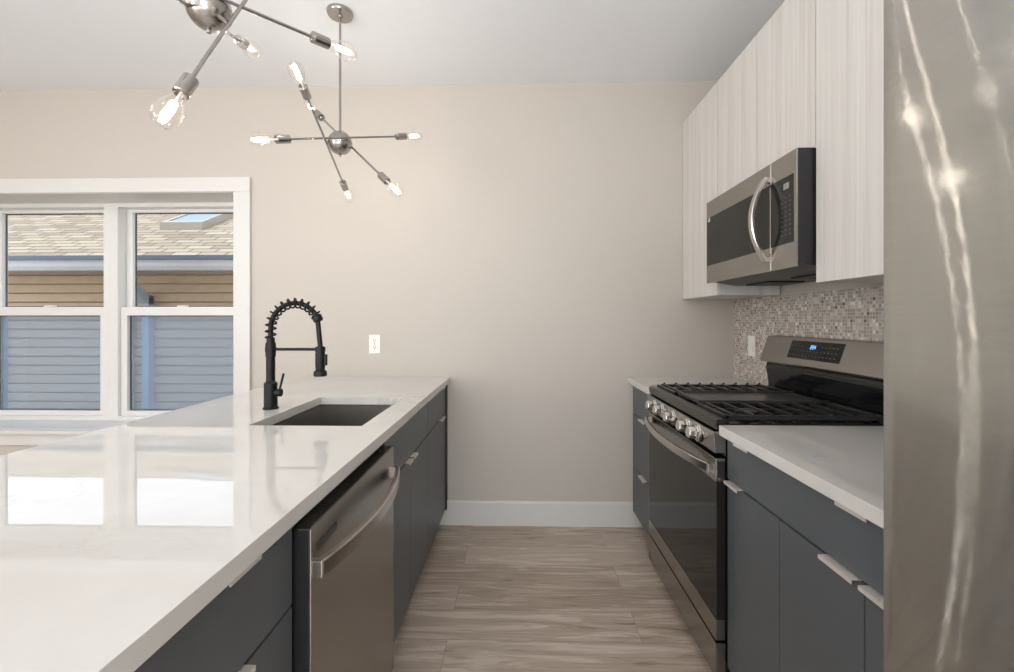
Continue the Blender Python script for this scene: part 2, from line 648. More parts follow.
def tag(o, label, cat, group=None):
    o['label'] = label
    o['category'] = cat
    if group:
        o['group'] = group
    return o


def struct(o):
    o['kind'] = 'structure'
    return o


def box(name, mat, parent, *a, bev=0.0):
    return MB().box(*a, bev=bev).build(name, mat, parent)


# ------------------------------------------------------------------ room shell
YB = 2.72          # kitchen face of the back wall
XR = 1.327         # kitchen face of the right wall
XL, YF, HC = -5.0, -3.5, HCEIL
WX0, WX1, WZ0, WZ1 = -3.735, -1.771, 0.575, 2.069      # window opening
YO = 3.12          # outer face of the back wall

struct(MB().box(XL - .12, XR + .12, YF - .12, YO, -0.1, 0.0).build('floor', 'floor'))
struct(MB().box(XL - .12, XR + .12, YF - .12, YO, HC, HC + 0.12).build('ceiling', 'ceiling'))
struct(MB().ring((XL - .12, XR + .12, 0, HC), (WX0, WX1, WZ0, WZ1), 'y', YB, YO).build('wall_back', 'wall'))
struct(MB().box(XR, XR + .12, YF - .12, YB, 0, HC).build('wall_right', 'wall'))
struct(MB().ring((YF, YB, 0, HC), (YF + .1, YF + 1.4, 0.35, 2.35), 'x', XL - .12, XL).build('wall_left', 'wall'))
struct(MB().ring((XL - .12, XR, 0, HC), (-0.95, 1.15, 0.1, 2.4), 'y', YF - .12, YF).build('wall_front', 'wall'))
struct(MB().prism([(YB - .016, 0), (YB, 0), (YB, .15), (YB - .008, .15), (YB - .016, .138)], 'x', XL, XR).build('baseboard_back', 'trim'))
struct(MB().box(XL, XL + .016, YF, YB - .016, 0, .15, .003).build('baseboard_left', 'trim'))
struct(MB().box(XR - .009, XR, 0.7, YB, 0.9145, 1.389).build('wall_right_backsplash', 'mosaic'))

# window casing, jamb lining, stool and apron
cw = 0.098
tb = MB()
tb.box(WX0 - cw, WX1 + cw, YB - .018, YB, WZ1, WZ1 + .09, .002)
tb.box(WX1, WX1 + cw, YB - .018, YB, WZ0, WZ1, .002)
tb.box(WX0 - cw, WX0, YB - .018, YB, WZ0, WZ1, .002)
struct(tb.build('trim_1', 'trim'))
jb = MB()
YW = 2.94
jb.box(WX0, WX1, YB - .004, YO, WZ1 - .003, WZ1)
jb.box(WX1 - .014, WX1, YB - .004, YO, WZ0 + .004, WZ1 - .003)
jb.box(WX0, WX0 + .014, YB - .004, YO, WZ0 + .004, WZ1 - .003)
struct(jb.build('trim_2', 'trim'))
struct(MB().box(WX0 - cw - .02, WX1 + cw + .02, YB - .05, YB - .018, WZ0 - .022, WZ0, .003)
       .box(WX0, WX1, YB - .02, YO, WZ0 - .022, WZ0 + .003).build('trim_3', 'trim'))
struct(MB().box(WX0 - cw, WX1 + cw, YB - .018, YB, WZ0 - .1, WZ0 - .022, .002).build('trim_4', 'trim'))
struct(MB().box(-2.806, -2.764, YW, YW + .11, WZ0 + .003, WZ1 - .003, .002)
       .box(-1.866, WX1 - .014, YW + .006, YW + .11, WZ0 + .003, WZ1 - .003)
       .box(WX0 + .014, -3.706, YW + .006, YW + .11, WZ0 + .003, WZ1 - .003).build('trim_5', 'vinyl'))


def window(num, x0, x1):
    z0, z1 = WZ0 + .003, WZ1 - .003
    fr = MB().ring((x0, x1, z0, z1), (x0 + .03, x1 - .03, z0 + .028, z1 - .028), 'y', YW, YW + .11, .002)
    fr = struct(fr.build('window_%d' % num, 'vinyl'))
    mz = 1.325
    up = MB().ring((x0 + .03, x1 - .03, mz - .02, z1 - .028), (x0 + .075, x1 - .075, mz + .033, z1 - .05), 'y', YW + .065, YW + .098, .003).build('upper_sash', 'vinyl', fr)
    lo = MB().ring((x0 + .03, x1 - .03, z0 + .028, mz + .03), (x0 + .075, x1 - .075, z0 + .062, mz - .028), 'y', YW + .022, YW + .058, .003).build('lower_sash', 'vinyl', fr)
    MB().box(x0 + .073, x1 - .073, YW + .08, YW + .084, mz + .031, z1 - .048).build('glass', 'pane', up)
    MB().box(x0 + .073, x1 - .073, YW + .039, YW + .043, z0 + .06, mz - .026).build('glass', 'pane', lo)
    sp = MB()
    for (ya, (ax0, ax1, az0, az1)) in ((YW + .062, (x0 + .075, x1 - .075, mz + .033, z1 - .05)), (YW + .019, (x0 + .075, x1 - .075, z0 + .062, mz - .028))):
        sp.ring((ax0, ax1, az0, az1), (ax0 + .006, ax1 - .006, az0 + .006, az1 - .006), 'y', ya + .026, ya + .034)
    sp.build('gasket', 'screen_grey', fr)
    MB().box((x0 + x1) / 2 - .03, (x0 + x1) / 2 + .03, YW + .026, YW + .06, mz + .03, mz + .042, .004).build('sash_lock', 'vinyl', lo)
    sf = MB().ring((x0 + .03, x1 - .03, z0 + .028, mz), (x0 + .045, x1 - .045, z0 + .045, mz - .015), 'y', YW + .1, YW + .108).build('screen_frame', 'vinyl', fr)
    MB().box(x0 + .044, x1 - .044, YW + .1035, YW + .1045, z0 + .044, mz - .014).build('insect_screen', 'screen', sf)


window(1, -2.765, -1.865)
window(2, -3.705, -2.805)

# ------------------------------------------------------------------ house across the side yard
hs = thing('neighboring_house', 'tan sided house with shingle roof and skylight seen through the window', 'house', (-4.5, 5.0, -0.4))
NX0, NX1 = -12.0, 2.0
lap = .1045
pts = []
z = -0.4
while z < 1.80:
    pts += [(5.0 - .024, z), (5.0 - .008, z + lap - .017), (5.0 + .03, z + lap - .017), (5.0 + .03, z + lap)]
    z += lap
pts += [(5.3, z), (5.3, -0.4)]
MB().prism(pts, 'x', NX0, NX1).build('siding_wall', 'siding', hs)
MB().box(NX0, NX1, 4.70, 5.1, 1.79, 1.81).build('soffit', 'soffit', hs)
MB().prism([(4.68, 1.80), (4.60, 1.80), (4.575, 1.84), (4.575, 1.885), (4.56, 1.89), (4.56, 1.90), (4.59, 1.90), (4.60, 1.82), (4.68, 1.82)], 'x', NX0, NX1).build('gutter', 'gutter_white', hs)
MB().prism([(4.68, 1.80), (4.70, 1.80), (4.70, 1.97), (4.61, 1.945), (4.60, 1.91), (4.68, 1.91)], 'x', NX0, NX1).build('fascia', 'gutter_blue', hs)
MB().box(NX0, NX1, 4.548, 4.60, 1.903, 1.952, .004).build('drip_edge', 'gutter_blue', hs)
RS = 0.5
y0, z0r, y1 = 4.60, 1.95, 6.9
z1r = z0r + (y1 - y0) * RS
MB().prism([(y0, z0r), (y1, z1r), (y1 + 2.4, z1r - 1.2), (y1 + 2.4, z1r - 1.25), (y1, z1r - .05), (y0, z0r - .03)], 'x', NX0 - .3, NX1 + .3).build('roof', 'shingle', hs)


def on_roof(x, y, h):
    return Vector((x, y, z0r + (y - y0) * RS + h))


skb = MB()
sx0, sx1, sy0, sy1 = -4.61, -4.06, 5.55, 6.35
for h0, h1, ins in ((0.0, 0.10, 0.0),):
    for (a, b) in (((sx0, sy0), (sx1, sy0)), ((sx1, sy0), (sx1, sy1)), ((sx1, sy1), (sx0, sy1)), ((sx0, sy1), (sx0, sy0))):
        p0, p1 = on_roof(*a, h0), on_roof(*b, h0)
        q0, q1 = on_roof(*a, h1), on_roof(*b, h1)
        skb.poly([p0, p1, q1, q0])
    inn = [(sx0 + .06, sy0 + .06), (sx1 - .06, sy0 + .06), (sx1 - .06, sy1 - .06), (sx0 + .06, sy1 - .06)]
    out = [(sx0, sy0), (sx1, sy0), (sx1, sy1), (sx0, sy1)]
    for k in range(4):
        k2 = (k + 1) % 4
        skb.poly([on_roof(*out[k], h1), on_roof(*out[k2], h1), on_roof(*inn[k2], h1), on_roof(*inn[k], h1)])
sk = skb.build('skylight', 'sky_frame', hs)
MB().poly([on_roof(*p, .092) for p in inn]).build('skylight_pane', 'sky_glass', sk)
MB().box(-4.28, -4.20, 4.90, 4.975, -0.4, 1.55, .006).box(-4.28, -4.20, 4.62, 4.70, 1.66, 1.80, .006) \
    .prism([(4.62, 1.68), (4.70, 1.68), (4.975, 1.53), (4.975, 1.45), (4.90, 1.45), (4.62, 1.60)], 'x', -4.28, -4.20).build('downspout', 'downspout', hs)
gy = MB().box(NX0, NX1, YO + .01, 5.2, -0.5, -0.4).build('ground', 'ground')
struct(gy)

# ------------------------------------------------------------------ cabinets
def edge_pull(parent, side, xf, yc, z, ln=.085):
    """Tab pull lying over the top edge of a front; side=+1 opens towards +X."""
    m = MB()
    s = side
    xa, xb = sorted((xf - s * .012, xf + s * .017))
    m.box(xa, xb, yc - ln / 2, yc + ln / 2, z + .0003, z + .0023)
    xa, xb = sorted((xf + s * .0148, xf + s * .017))
    m.box(xa, xb, yc - ln / 2, yc + ln / 2, z - .007, z + .0003)
    return m.build('pull', 'pull', parent)


def base_cabinet(label, side, xf, xb, y0, y1, fronts, group, low_side=False, toe=.06):
    t = thing('base_cabinet', label, 'cabinet', ((xf + xb) / 2, (y0 + y1) / 2, 0), group)
    s = side
    xi = xf - s * .0195       # carcass front
    def bx(m, xa, xc, *r, **k):
        a, b = sorted((xa, xc))
        m.box(a, b, *r, **k)
    m = MB()
    top = .879
    low = .655 if low_side else top
    bx(m, xi, xb, y0, y0 + .014, .1, low)
    bx(m, xi, xb, y1 - .014, y1, .1, top)
    bx(m, xi, xb, y0 + .014, y1 - .014, .1, .118)
    bx(m, xb + s * .012, xb, y0 + .014, y1 - .014, .118, top)
    bx(m, xi, xi - s * .03, y0 + .014, y1 - .014, low - .05 if low_side else .84, low if low_side else top)
    m.build('carcass', 'slate_dark', t)
    m = MB()
    bx(m, xi - s * toe, xi - s * (toe + .015), y0, y1, 0, .1)
    m.build('toe_kick', 'slate_dark', t)
    for kind, ya, yb, za, zb, pulls in fronts:
        m = MB()
        bx(m, xf, xi + s * .0005, ya + .0014, yb - .0014, za + .0014, zb - .0014, bev=.0012)
        d = m.build(kind, 'slate', t)
        for pc, ln in pulls:
            edge_pull(d, s, xf, pc, zb - .0014, ln)
    return t


IF, IB = -.445, -1.05
ISL = 'island base cabinets'
base_cabinet('slate island drawer cabinet nearest the camera, left of the dishwasher', 1, IF, IB, .48, .858,
             [('drawer', .48, .858, .705, .876, [(.685, .08)]), ('drawer', .48, .858, .405, .702, [(.668, .08)]), ('drawer', .48, .858, .105, .402, [(.70, .085)])], ISL)
base_cabinet('slate sink base cabinet between the dishwasher and the wall end', 1, IF, IB, 1.458, 2.158,
             [('false_front', 1.458, 2.158, .70, .876, []), ('door', 1.458, 1.808, .105, .697, [(1.765, .06)]), ('door', 1.808, 2.158, .105, .697, [(1.850, .06)])], ISL, low_side=True)
base_cabinet('slate island end cabinet with one drawer against the back wall', 1, IF, IB, 2.16, 2.685,
             [('drawer', 2.16, 2.685, .70, .876, [(2.555, .07)]), ('door', 2.16, 2.685, .105, .697, [(2.535, .11)])], ISL)
tag(MB().box(-.437, IB, 2.687, 2.7035, .1, .879).box(-.437, IB, 2.7035, 2.7195, .151, .879).build('filler_strip', 'slate_dark'), 'dark filler strip closing the island end at the back wall', 'filler')
tag(MB().box(-1.052, -1.07, -.3, 2.70, 0, .879).build('island_panel', 'slate'), 'slate panel closing the window side of the island', 'panel')

RF, RB = .70, 1.31
RC = 'right run base cabinets'
base_cabinet('slate three drawer cabinet in the corner beyond the range', -1, RF, RB, 2.262, 2.70,
             [('drawer', 2.262, 2.70, .705, .876, []), ('drawer', 2.262, 2.70, .385, .702, [(2.47, .11)]), ('drawer', 2.262, 2.70, .105, .382, [(2.47, .11)])], RC)
base_cabinet('wide slate cabinet with one long drawer over three doors between range and refrigerator', -1, RF, RB, .704, 1.49,
             [('drawer', .704, 1.49, .735, .876, [(1.375, .085), (.925, .085)]), ('door', 1.197, 1.49, .105, .732, [(1.437, .085)]),
              ('door', .907, 1.197, .105, .732, [(.97, .10)]), ('door', .704, .907, .105, .732, [(.852, .10)])], RC)

# ------------------------------------------------------------------ countertops
SX0, SX1, SY0, SY1 = -.902, -.520, 1.45, 1.985
CT = 'quartz countertops'
tag(MB().ring((-1.343, -.420, -.3, YB - .001), (SX0, SX1, SY0, SY1), 'z', .8805, .914, .0015).build('countertop', 'quartz'),
    'long white quartz island countertop with the sink cut into it', 'countertop', CT)
tag(MB().box(.673, XR - .001, .704, 1.492, .8805, .914, .0015).build('countertop', 'quartz'),
    'short white quartz countertop between the range and the refrigerator', 'countertop', CT)
tag(MB().box(.673, XR - .001, 2.259, YB - .001, .8805, .914, .0015).build('countertop', 'quartz'),
    'small white quartz countertop in the corner beyond the range', 'countertop', CT)

# ------------------------------------------------------------------ sink
sk = thing('kitchen_sink', 'rectangular dark stainless undermount sink in the island countertop', 'sink', (-.71, 1.72, .66))
b = MB()
t = .002
zb, zt = .68, .8785
b.ring((SX0 - .02, SX1 + .02, SY0 - .003, SY1 + .02), (SX0 + .004, SX1 - .004, SY0 + .004, SY1 - .004), 'z', zt - .004, zt)
b.box(SX0 + .002, SX0 + .004, SY0 + .002, SY1 - .002, zb, zt - .003)
b.box(SX1 - .004, SX1 - .002, SY0 + .002, SY1 - .002, zb, zt - .003)
b.box(SX0 + .004, SX1 - .004, SY0 + .002, SY0 + .004, zb, zt - .003)
b.box(SX0 + .004, SX1 - .004, SY1 - .004, SY1 - .002, zb, zt - .003)
b.box(SX0 + .002, SX1 - .002, SY0 + .002, SY1 - .002, zb - .003, zb)
b.build('basin', 'steel_sink', sk)
MB().lathe([(.055, 0), (.057, .003), (.045, .004), (.040, -.006), (.012, -.006), (.010, .0), (0, .001)], (-.74, 1.72, zb), (0, 0, 1), 24).build('drain', 'chrome', sk)

# ------------------------------------------------------------------ faucet
FX, FY, FZ = -.981, 1.722, .914
fa = thing('kitchen_faucet', 'matte black spring spout faucet standing beside the sink', 'faucet', (FX, FY, FZ))
MB().lathe([(.029, 0), (.029, .006), (.025, .009), (.0245, .102), (.020, .106), (.0165, .110), (.0165, .205), (.0185, .208), (.019, .258), (.0150, .266), (.0150, .281), (.012, .283)],
           (FX, FY, FZ), (0, 0, 1), 28).build('body', 'matte_black', fa)
ra = .098
arc = [Vector((FX, FY, FZ + .275 + .044 * i / 6)) for i in range(7)]
zc = FZ + .319
cx = FX + ra
for i in range(1, 37):
    a = math.pi - (math.pi * 0.87) * i / 36
    arc.append(Vector((cx + ra * math.cos(a), FY, zc + ra * 1.02 * math.sin(a))))
tipd = (arc[-1] - arc[-2]).normalized()
headx, headz = FX + .199, FZ + .247
hose = arc + [arc[-1] + (Vector((headx, FY, headz)) - arc[-1]) * k / 6 for k in range(1, 7)]
MB().tube(hose, .0095, 12, side=(0, 1, 0)).build('hose', 'matte_black', fa)
# spring
ln = [0]
for p, q in zip(arc, arc[1:]):
    ln.append(ln[-1] + (q - p).length)
turns = 13
path = []
NP = turns * 14
for k in range(NP + 1):
    d = ln[-1] * k / NP
    i = max(j for j in range(len(ln)) if ln[j] <= d + 1e-9)
    i = min(i, len(arc) - 2)
    f = (d - ln[i]) / (ln[i + 1] - ln[i])
    p = arc[i].lerp(arc[i + 1], f)
    tg = (arc[i + 1] - arc[i]).normalized()
    u = Vector((0, 1, 0))
    v = tg.cross(u)
    an = 2 * math.pi * turns * k / NP
    path.append(p + u * .0185 * math.cos(an) + v * .0185 * math.sin(an))
MB().tube(path, .0036, 7).build('spring', 'matte_black', fa)
e = arc[-1]
MB().lathe([(.014, -.014), (.019, -.010), (.019, .010), (.013, .014)], e, tipd, 18).build('spring_collar', 'matte_black', fa)
MB().lathe([(.011, .004), (.0165, .0), (.0165, -.020), (.0185, -.024), (.0185, -.07), (.017, -.090), (.0245, -.097), (.0255, -.111), (.023, -.115), (.0, -.114)],
           (headx, FY, headz - .002), (0, 0, 1), 24).box(headx + .016, headx + .027, FY - .007, FY + .007, headz - .075, headz - .03, .003).build('spray_head', 'matte_black', fa)
MB().cyl((FX, FY, FZ + .236), (headx, FY, FZ + .236), .0058, 12).lathe([(.0205, -.009), (.0205, .009)], (FX, FY, FZ + .236), (0, 0, 1), 24) \
    .lathe([(.0195, -.009), (.0195, .009)], (headx, FY, FZ + .236), (0, 0, 1), 24).build('support_arm', 'matte_black', fa)
lv = MB().cyl((FX + .02, FY, FZ + .064), (FX + .042, FY, FZ + .064), .0155, 20).build('handle', 'matte_black', fa)
MB().cyl((FX + .034, FY, FZ + .068), (FX + .052, FY, FZ + .140), .0042, 12).build('lever', 'matte_black', lv)

# ------------------------------------------------------------------ dishwasher
DX, D0, D1 = -.413, .868, 1.453
dw = thing('dishwasher', 'stainless dishwasher with bowed bar handle built into the island', 'dishwasher', ((DX - .3), (D0 + D1) / 2, 0))
box('tub', 'black_plastic', dw, -1.0, DX - .047, D0 - .004, 1.425, .1, .846)
box('kick_plate', 'black_plastic', dw, -.54, -.525, D0, D1, .004, .098)
dr = MB().box(DX - .042, DX - .004, D0, D1, .112, .846, .002).build('door_liner', 'black_plastic', dw)
dp = MB().box(DX - .0045, DX, D0, D1, .112, .847, .0015).box(DX - .040, DX - .004, D0 + .001, D1 - .001, .8455, .848).build('door', 'steel_dw', dw)
hp = []
for k in range(25):
    u = k / 24
    hp.append((DX + .014 + .040 * math.sin(math.pi * u) ** 0.8, D0 + .012 + (D1 - D0 - .024) * u, .765))
hb = MB().strap(hp, (0, 0, 1), .036, .016)
hb.box(DX - .001, DX + .020, D0 + .004, D0 + .022, .748, .782, .002).box(DX - .001, DX + .020, D1 - .022, D1 - .004, .748, .782, .002)
hb.build('handle', 'steel_handle', dp)
MB().box(DX - .001, DX + .0012, .895, .992, .792, .8085).build('vent_slot', 'black_plastic', dp)
MB().box(DX + .001, DX + .0018, .899, .988, .7965, .7985).box(DX + .001, DX + .0018, .899, .988, .8025, .804).build('vent_louver', 'steel_handle', dp)

# ------------------------------------------------------------------ gas range
R0, R1 = 1.4955, 2.2555
rg = thing('gas_range', 'stainless gas range with black oven glass between the right hand counters', 'range', (1.0, 1.8755, 0))
box('body', 'black_enamel', rg, .70, 1.29, R0 + .002, R1 - .002, .05, .903)
for fx in (.72, 1.24):
    for fy in (R0 + .04, R1 - .04):
        MB().lathe([(.018, 0), (.018, .012), (.010, .014), (.010, .052)], (fx, fy, 0), (0, 0, 1), 14).build('foot', 'black_plastic', rg)
MB().prism([(.6695, .897), (.666, .915), (.669, .928), (.677, .931), (.70, .931), (.70, .918), (1.262, .918), (1.262, .903), (.70, .903), (.70, .897)], 'y', R0, R1, .0015).build('cooktop', 'black_enamel', rg)
MB().prism([(.6685, .8965), (.6652, .915), (.6682, .9288), (.6765, .932), (.698, .932), (.698, .931), (.677, .931), (.6692, .928), (.6665, .915), (.6695, .8965)], 'y', R0 + .0015, R1 - .0015).build('cooktop_rim', 'rim_steel', rg)
cp = MB().prism([(.662, .818), (.657, .890), (.699, .894), (.699, .818)], 'y', R0, R1, .002).build('control_panel', 'steel_range', rg)
for px in (1.622, 1.722, 1.878, 2.020, 2.132):
    kz = .854
    ax = (-1, 0, .11)
    kn = MB().lathe([(.030, 0), (.030, .004), (.027, .006)], (.6585, px, kz), ax, 24) \
        .lathe([(.0265, .005), (.0265, .010), (.0235, .014), (.0225, .036), (.019, .041), (0, .042)], (.6585, px, kz), ax, 8, math.pi / 8) \
        .build('knob', 'chrome', rg)
    MB().lathe([(.032, -.001), (.032, .0015), (.029, .002)], (.6585, px, kz), ax, 24).build('knob_bezel', 'black_plastic', kn)
od = MB().box(.668, .698, R0 + .001, R1 - .001, .19, .800, .003).build('oven_door', 'black_glass', rg)
MB().box(.664, .697, R0, R1, .722, .8005, .003).build('door_band', 'steel_range', od)
MB().box(.664, .697, R0, R1, .188, .258, .003).build('door_band', 'steel_range', od)
MB().box(.669, .6935, R0 - .0008, R0 + .001, .735, .79).build('end_slot', 'black_plastic', od)
hp = []
for k in range(29):
    u = k / 28
    hp.append((.652 - .046 * math.sin(math.pi * u) ** 0.75, R0 + .015 + (R1 - R0 - .03) * u, .764))
hb = MB().strap(hp, (0, 0, 1), .030, .015)
hb.box(.642, .666, R0 + .006, R0 + .028, .748, .780, .002).box(.642, .666, R1 - .028, R1 - .006, .748, .780, .002)
hb.build('handle', 'steel_handle', od)
MB().prism([(.664, .180), (.664, .06), (.698, .055), (.698, .180)], 'y', R0, R1, .002).build('storage_drawer', 'steel_range', rg)
# backguard
MB().prism([(1.262, .905), (1.262, .955), (1.250, 1.03), (1.256, 1.056), (1.31, 1.056), (1.31, .905)], 'y', R0 + .003, R1 - .003, .002).build('backguard_base', 'black_enamel', rg)
MB().box(1.249, 1.258, R0 + .004, R1 - .004, 1.036, 1.043, .002).build('ridge', 'rim_steel', rg)
bgp = MB().prism([(1.226, 1.060), (1.222, 1.070), (1.262, 1.186), (1.31, 1.190), (1.31, 1.056)], 'y', R0, R1, .002).build('backguard', 'steel_front', rg)


def on_bg(y, z, h=0.0):
    f = (z - 1.070) / (1.186 - 1.070)
    return Vector((1.222 + .040 * f - h * .94, y, z + h * .34))


def bg_plate(y0, y1, za, zb, h0, h1):
    m = MB()
    c = [(y0, za), (y1, za), (y1, zb), (y0, zb)]
    lo, hi = [on_bg(*p, h0) for p in c], [on_bg(*p, h1) for p in c]
    m.poly(hi)
    for k in range(4):
        m.poly([lo[k], lo[(k + 1) % 4], hi[(k + 1) % 4], hi[k]])
    bmesh.ops.recalc_face_normals(m.bm, faces=m.bm.faces[:])
    return m


dsp = bg_plate(1.722, 2.045, 1.097, 1.173, -.001, .002).build('display', 'black_glass', bgp)
m = MB()


def seg_digit(m, y, z, w, h, segs):
    t = .0022
    q = {'a': (y, y - w, z + h - t, z + h), 'g': (y, y - w, z + h / 2 - t / 2, z + h / 2 + t / 2), 'd': (y, y - w, z, z + t),
         'f': (y, y - t, z + h / 2, z + h), 'b': (y - w + t, y - w, z + h / 2, z + h), 'e': (y, y - t, z, z + h / 2), 'c': (y - w + t, y - w, z, z + h / 2)}
    for s in segs:
        a, b2, c2, d2 = q[s]
        m.poly([on_bg(a, c2, .0026), on_bg(b2, c2, .0026), on_bg(b2, d2, .0026), on_bg(a, d2, .0026)])


seg_digit(m, 1.908, 1.141, .008, .016, 'abged')
seg_digit(m, 1.896, 1.141, .008, .016, 'afgcd')
seg_digit(m, 1.884, 1.141, .008, .016, 'fgbc')
m.build('clock_digits', 'blue_led', bgp)
m = MB()
for r in range(3):
    for k in range(14):
        yk = 1.745 + k * .0215
        if 1.85 < yk < 1.94 and r == 2:
            continue
        zk = 1.110 + r * .020
        m.poly([on_bg(yk, zk, .0024), on_bg(yk + .010, zk, .0024), on_bg(yk + .010, zk + .0035, .0024), on_bg(yk, zk + .0035, .0024)])
m.build('key_legend', 'legend_dim', bgp)
MB().prism([(1.220, 1.062), (1.218, 1.070), (1.260, 1.189), (1.268, 1.189), (1.228, 1.070), (1.230, 1.062)], 'y', R0 - .002, R0 + .004).build('end_trim', 'chrome', bgp)
# burners
for bx_, by_, br_ in ((.83, 1.625, .045), (1.10, 1.625, .036), (.83, 2.13, .036), (1.10, 2.13, .040), (.96, 1.875, .045)):
    bn = MB().lathe([(br_ + .014, 0), (br_ + .012, .004), (br_, .005), (br_, .010), (br_ - .006, .012)], (bx_, by_, .918), (0, 0, 1), 24).build('burner', 'griddle', rg)
    MB().lathe([(br_ - .004, 0), (br_ - .003, .006), (br_ - .010, .009), (0, .0095)], (bx_, by_, .930), (0, 0, 1), 24).build('burner_cap', 'cast_iron', bn)


def grate(y0, y1, fingers, teeth):
    m = MB()
    xa, xb, zt = .703, 1.235, .945
    for (a, b_) in ((y0, y0 + .013), (y1 - .013, y1)):
        m.box(xa, xb, a, b_, zt - .018, zt - .003, .002)
    for (a, b_) in ((xa, xa + .013), (xb - .013, xb)):
        m.box(a, b_, y0, y1, zt - .018, zt - .003, .002)
    for cxp in (xa, xb - .014):
        for cyp in (y0, y1 - .014):
            m.box(cxp, cxp + .014, cyp, cyp + .014, .9182, zt - .01)
    mid = (y0 + y1) / 2
    m.box(xa, xb, mid - .005, mid + .005, zt - .016, zt - .004, .002)
    for k in range(fingers):
        x = xa + (xb - xa) * (k + .5) / fingers
        m.box(x - .005, x + .005, y0 + .002, y1 - .002, zt - .014, zt, .002)
        if teeth:
            m.prism([(x - .012, zt - .008), (x + .006, zt + .007), (x + .012, zt - .008)], 'y', y1 - .012, y1)
    return m.build('grate', 'cast_iron', rg)


grate(1.512, 1.752, 8, False)
grate(2.000, 2.244, 9, True)
MB().box(.715, 1.225, 1.758, 1.992, .934, .942, .003).box(.715, 1.225, 1.758, 1.768, .938, .949, .003).box(.715, 1.225, 1.982, 1.992, .938, .950, .003) \
    .box(.715, .725, 1.758, 1.992, .938, .949, .003).box(.72, .732, 1.762, 1.774, .9182, .936).box(1.2, 1.212, 1.762, 1.774, .9182, .936) \
    .box(.72, .732, 1.976, 1.988, .9182, .936).box(1.2, 1.212, 1.976, 1.988, .9182, .936).build('griddle', 'griddle', rg)

# ------------------------------------------------------------------ wall cabinets
UF, UB, UZ0, UZ1 = 1.007, XR - .010, 1.392, 2.472
UG = 'white wood grain wall cabinets'


def wall_cabinet(label, y0, y1, z0, doors):
    t = thing('wall_cabinet', label, 'cabinet', ((UF + UB) / 2, (y0 + y1) / 2, z0), UG)
    m = MB()
    xi = UF + .020
    m.box(xi, UB, y0, y0 + .016, z0, UZ1).box(xi, UB, y1 - .016, y1, z0, UZ1)
    m.box(xi, UB, y0 + .016, y1 - .016, z0 + .0, z0 + .016).box(xi, UB, y0 + .016, y1 - .016, UZ1 - .016, UZ1)
    m.box(UB - .008, UB, y0 + .016, y1 - .016, z0 + .016, UZ1 - .016)
    m.build('carcass', 'whitewood', t)
    for a, b_ in doors:
        MB().box(UF, xi - .0015, a + .0019, b_ - .0019, z0, UZ1, .0015).build('door', 'whitewood', t)
    return t


wall_cabinet('white wood grain wall cabinet in the corner, farthest from the camera', 2.248, 2.718, UZ0, [(2.248, 2.718)])
wall_cabinet('short white wood grain wall cabinet with two doors above the microwave', 1.517, 2.246, 1.852, [(1.517, 1.882), (1.882, 2.246)])
wall_cabinet('white wood grain wall cabinet between the microwave and the refrigerator', .80, 1.515, UZ0, [(.80, 1.515)])

# ------------------------------------------------------------------ microwave
MX, Q0, Q1, MZ0, MZ1 = .948, 1.522, 2.238, 1.449, 1.853
mw = thing('microwave', 'stainless over the range microwave with dark window and curved handle', 'microwave', (1.12, (Q0 + Q1) / 2, MZ0))
MB().prism([(MX + .0065, MZ0 + .012), (MX + .0065, MZ1), (XR - .011, MZ1), (XR - .011, MZ0 - .012), (MX + .14, MZ0 - .012)], 'y', Q0, Q1).build('body', 'black_plastic', mw)
ys = 1.676
door = MB().box(MX, MX + .006, ys + .001, Q1, MZ0, MZ1, .002).build('door', 'steel_front', mw)
ctl = MB().box(MX, MX + .006, Q0, ys - .001, MZ0, MZ1, .002).build('control_panel', 'steel_front', mw)
MB().box(MX - .0012, MX + .002, ys + .006, Q1 - .008, 1.536, 1.772, .0005).build('window', 'mw_glass', door)
MB().box(MX - .0012, MX + .002, Q0 + .016, ys - .003, 1.536, 1.772, .0005).build('keypad', 'mw_glass', ctl)
MB().box(MX - .0015, MX - .001, Q0 + .040, Q0 + .072, 1.728, 1.750).build('display', 'legend', ctl)
m = MB()
for r in range(9):
    for k in range(3):
        yk, zk = Q0 + .030 + k * .024, 1.565 + r * .0165
        m.box(MX - .0015, MX - .0010, yk, yk + .009, zk, zk + .0045)
m.build('key_legend', 'legend_dim', ctl)
MB().box(MX - .0015, MX + .004, ys - .0022, ys + .0022, MZ0 + .002, MZ1 - .002).build('seam_trim', 'chrome', mw)
hp = []
for k in range(27):
    u = k / 26
    hp.append((MX - .010 - .050 * math.sin(math.pi * u) ** .85, ys + .020, 1.494 + .304 * u))
hb = MB().strap(hp, (0, 1, 0), .026, .015)
hb.box(MX - .016, MX + .001, ys + .010, ys + .030, 1.486, 1.506, .002).box(MX - .016, MX + .001, ys + .010, ys + .030, 1.786, 1.806, .002)
hb.build('handle', 'steel_handle', door)
m = MB()
yl, zl = Q1 - .018, 1.752
m.bm.faces.new([m.bm.verts.new(p) for p in ((MX - .0018, yl, zl), (MX - .0018, yl - .028, zl), (MX - .0018, yl - .022, zl + .022), (MX - .0018, yl - .014, zl + .018))])
m.build('badge', 'badge', door)
for ya in (1.60, 1.95):
    box('vent_grille', 'matte_black', mw, 1.10, 1.25, ya, ya + .2, MZ0 - .018, MZ0 - .0125)

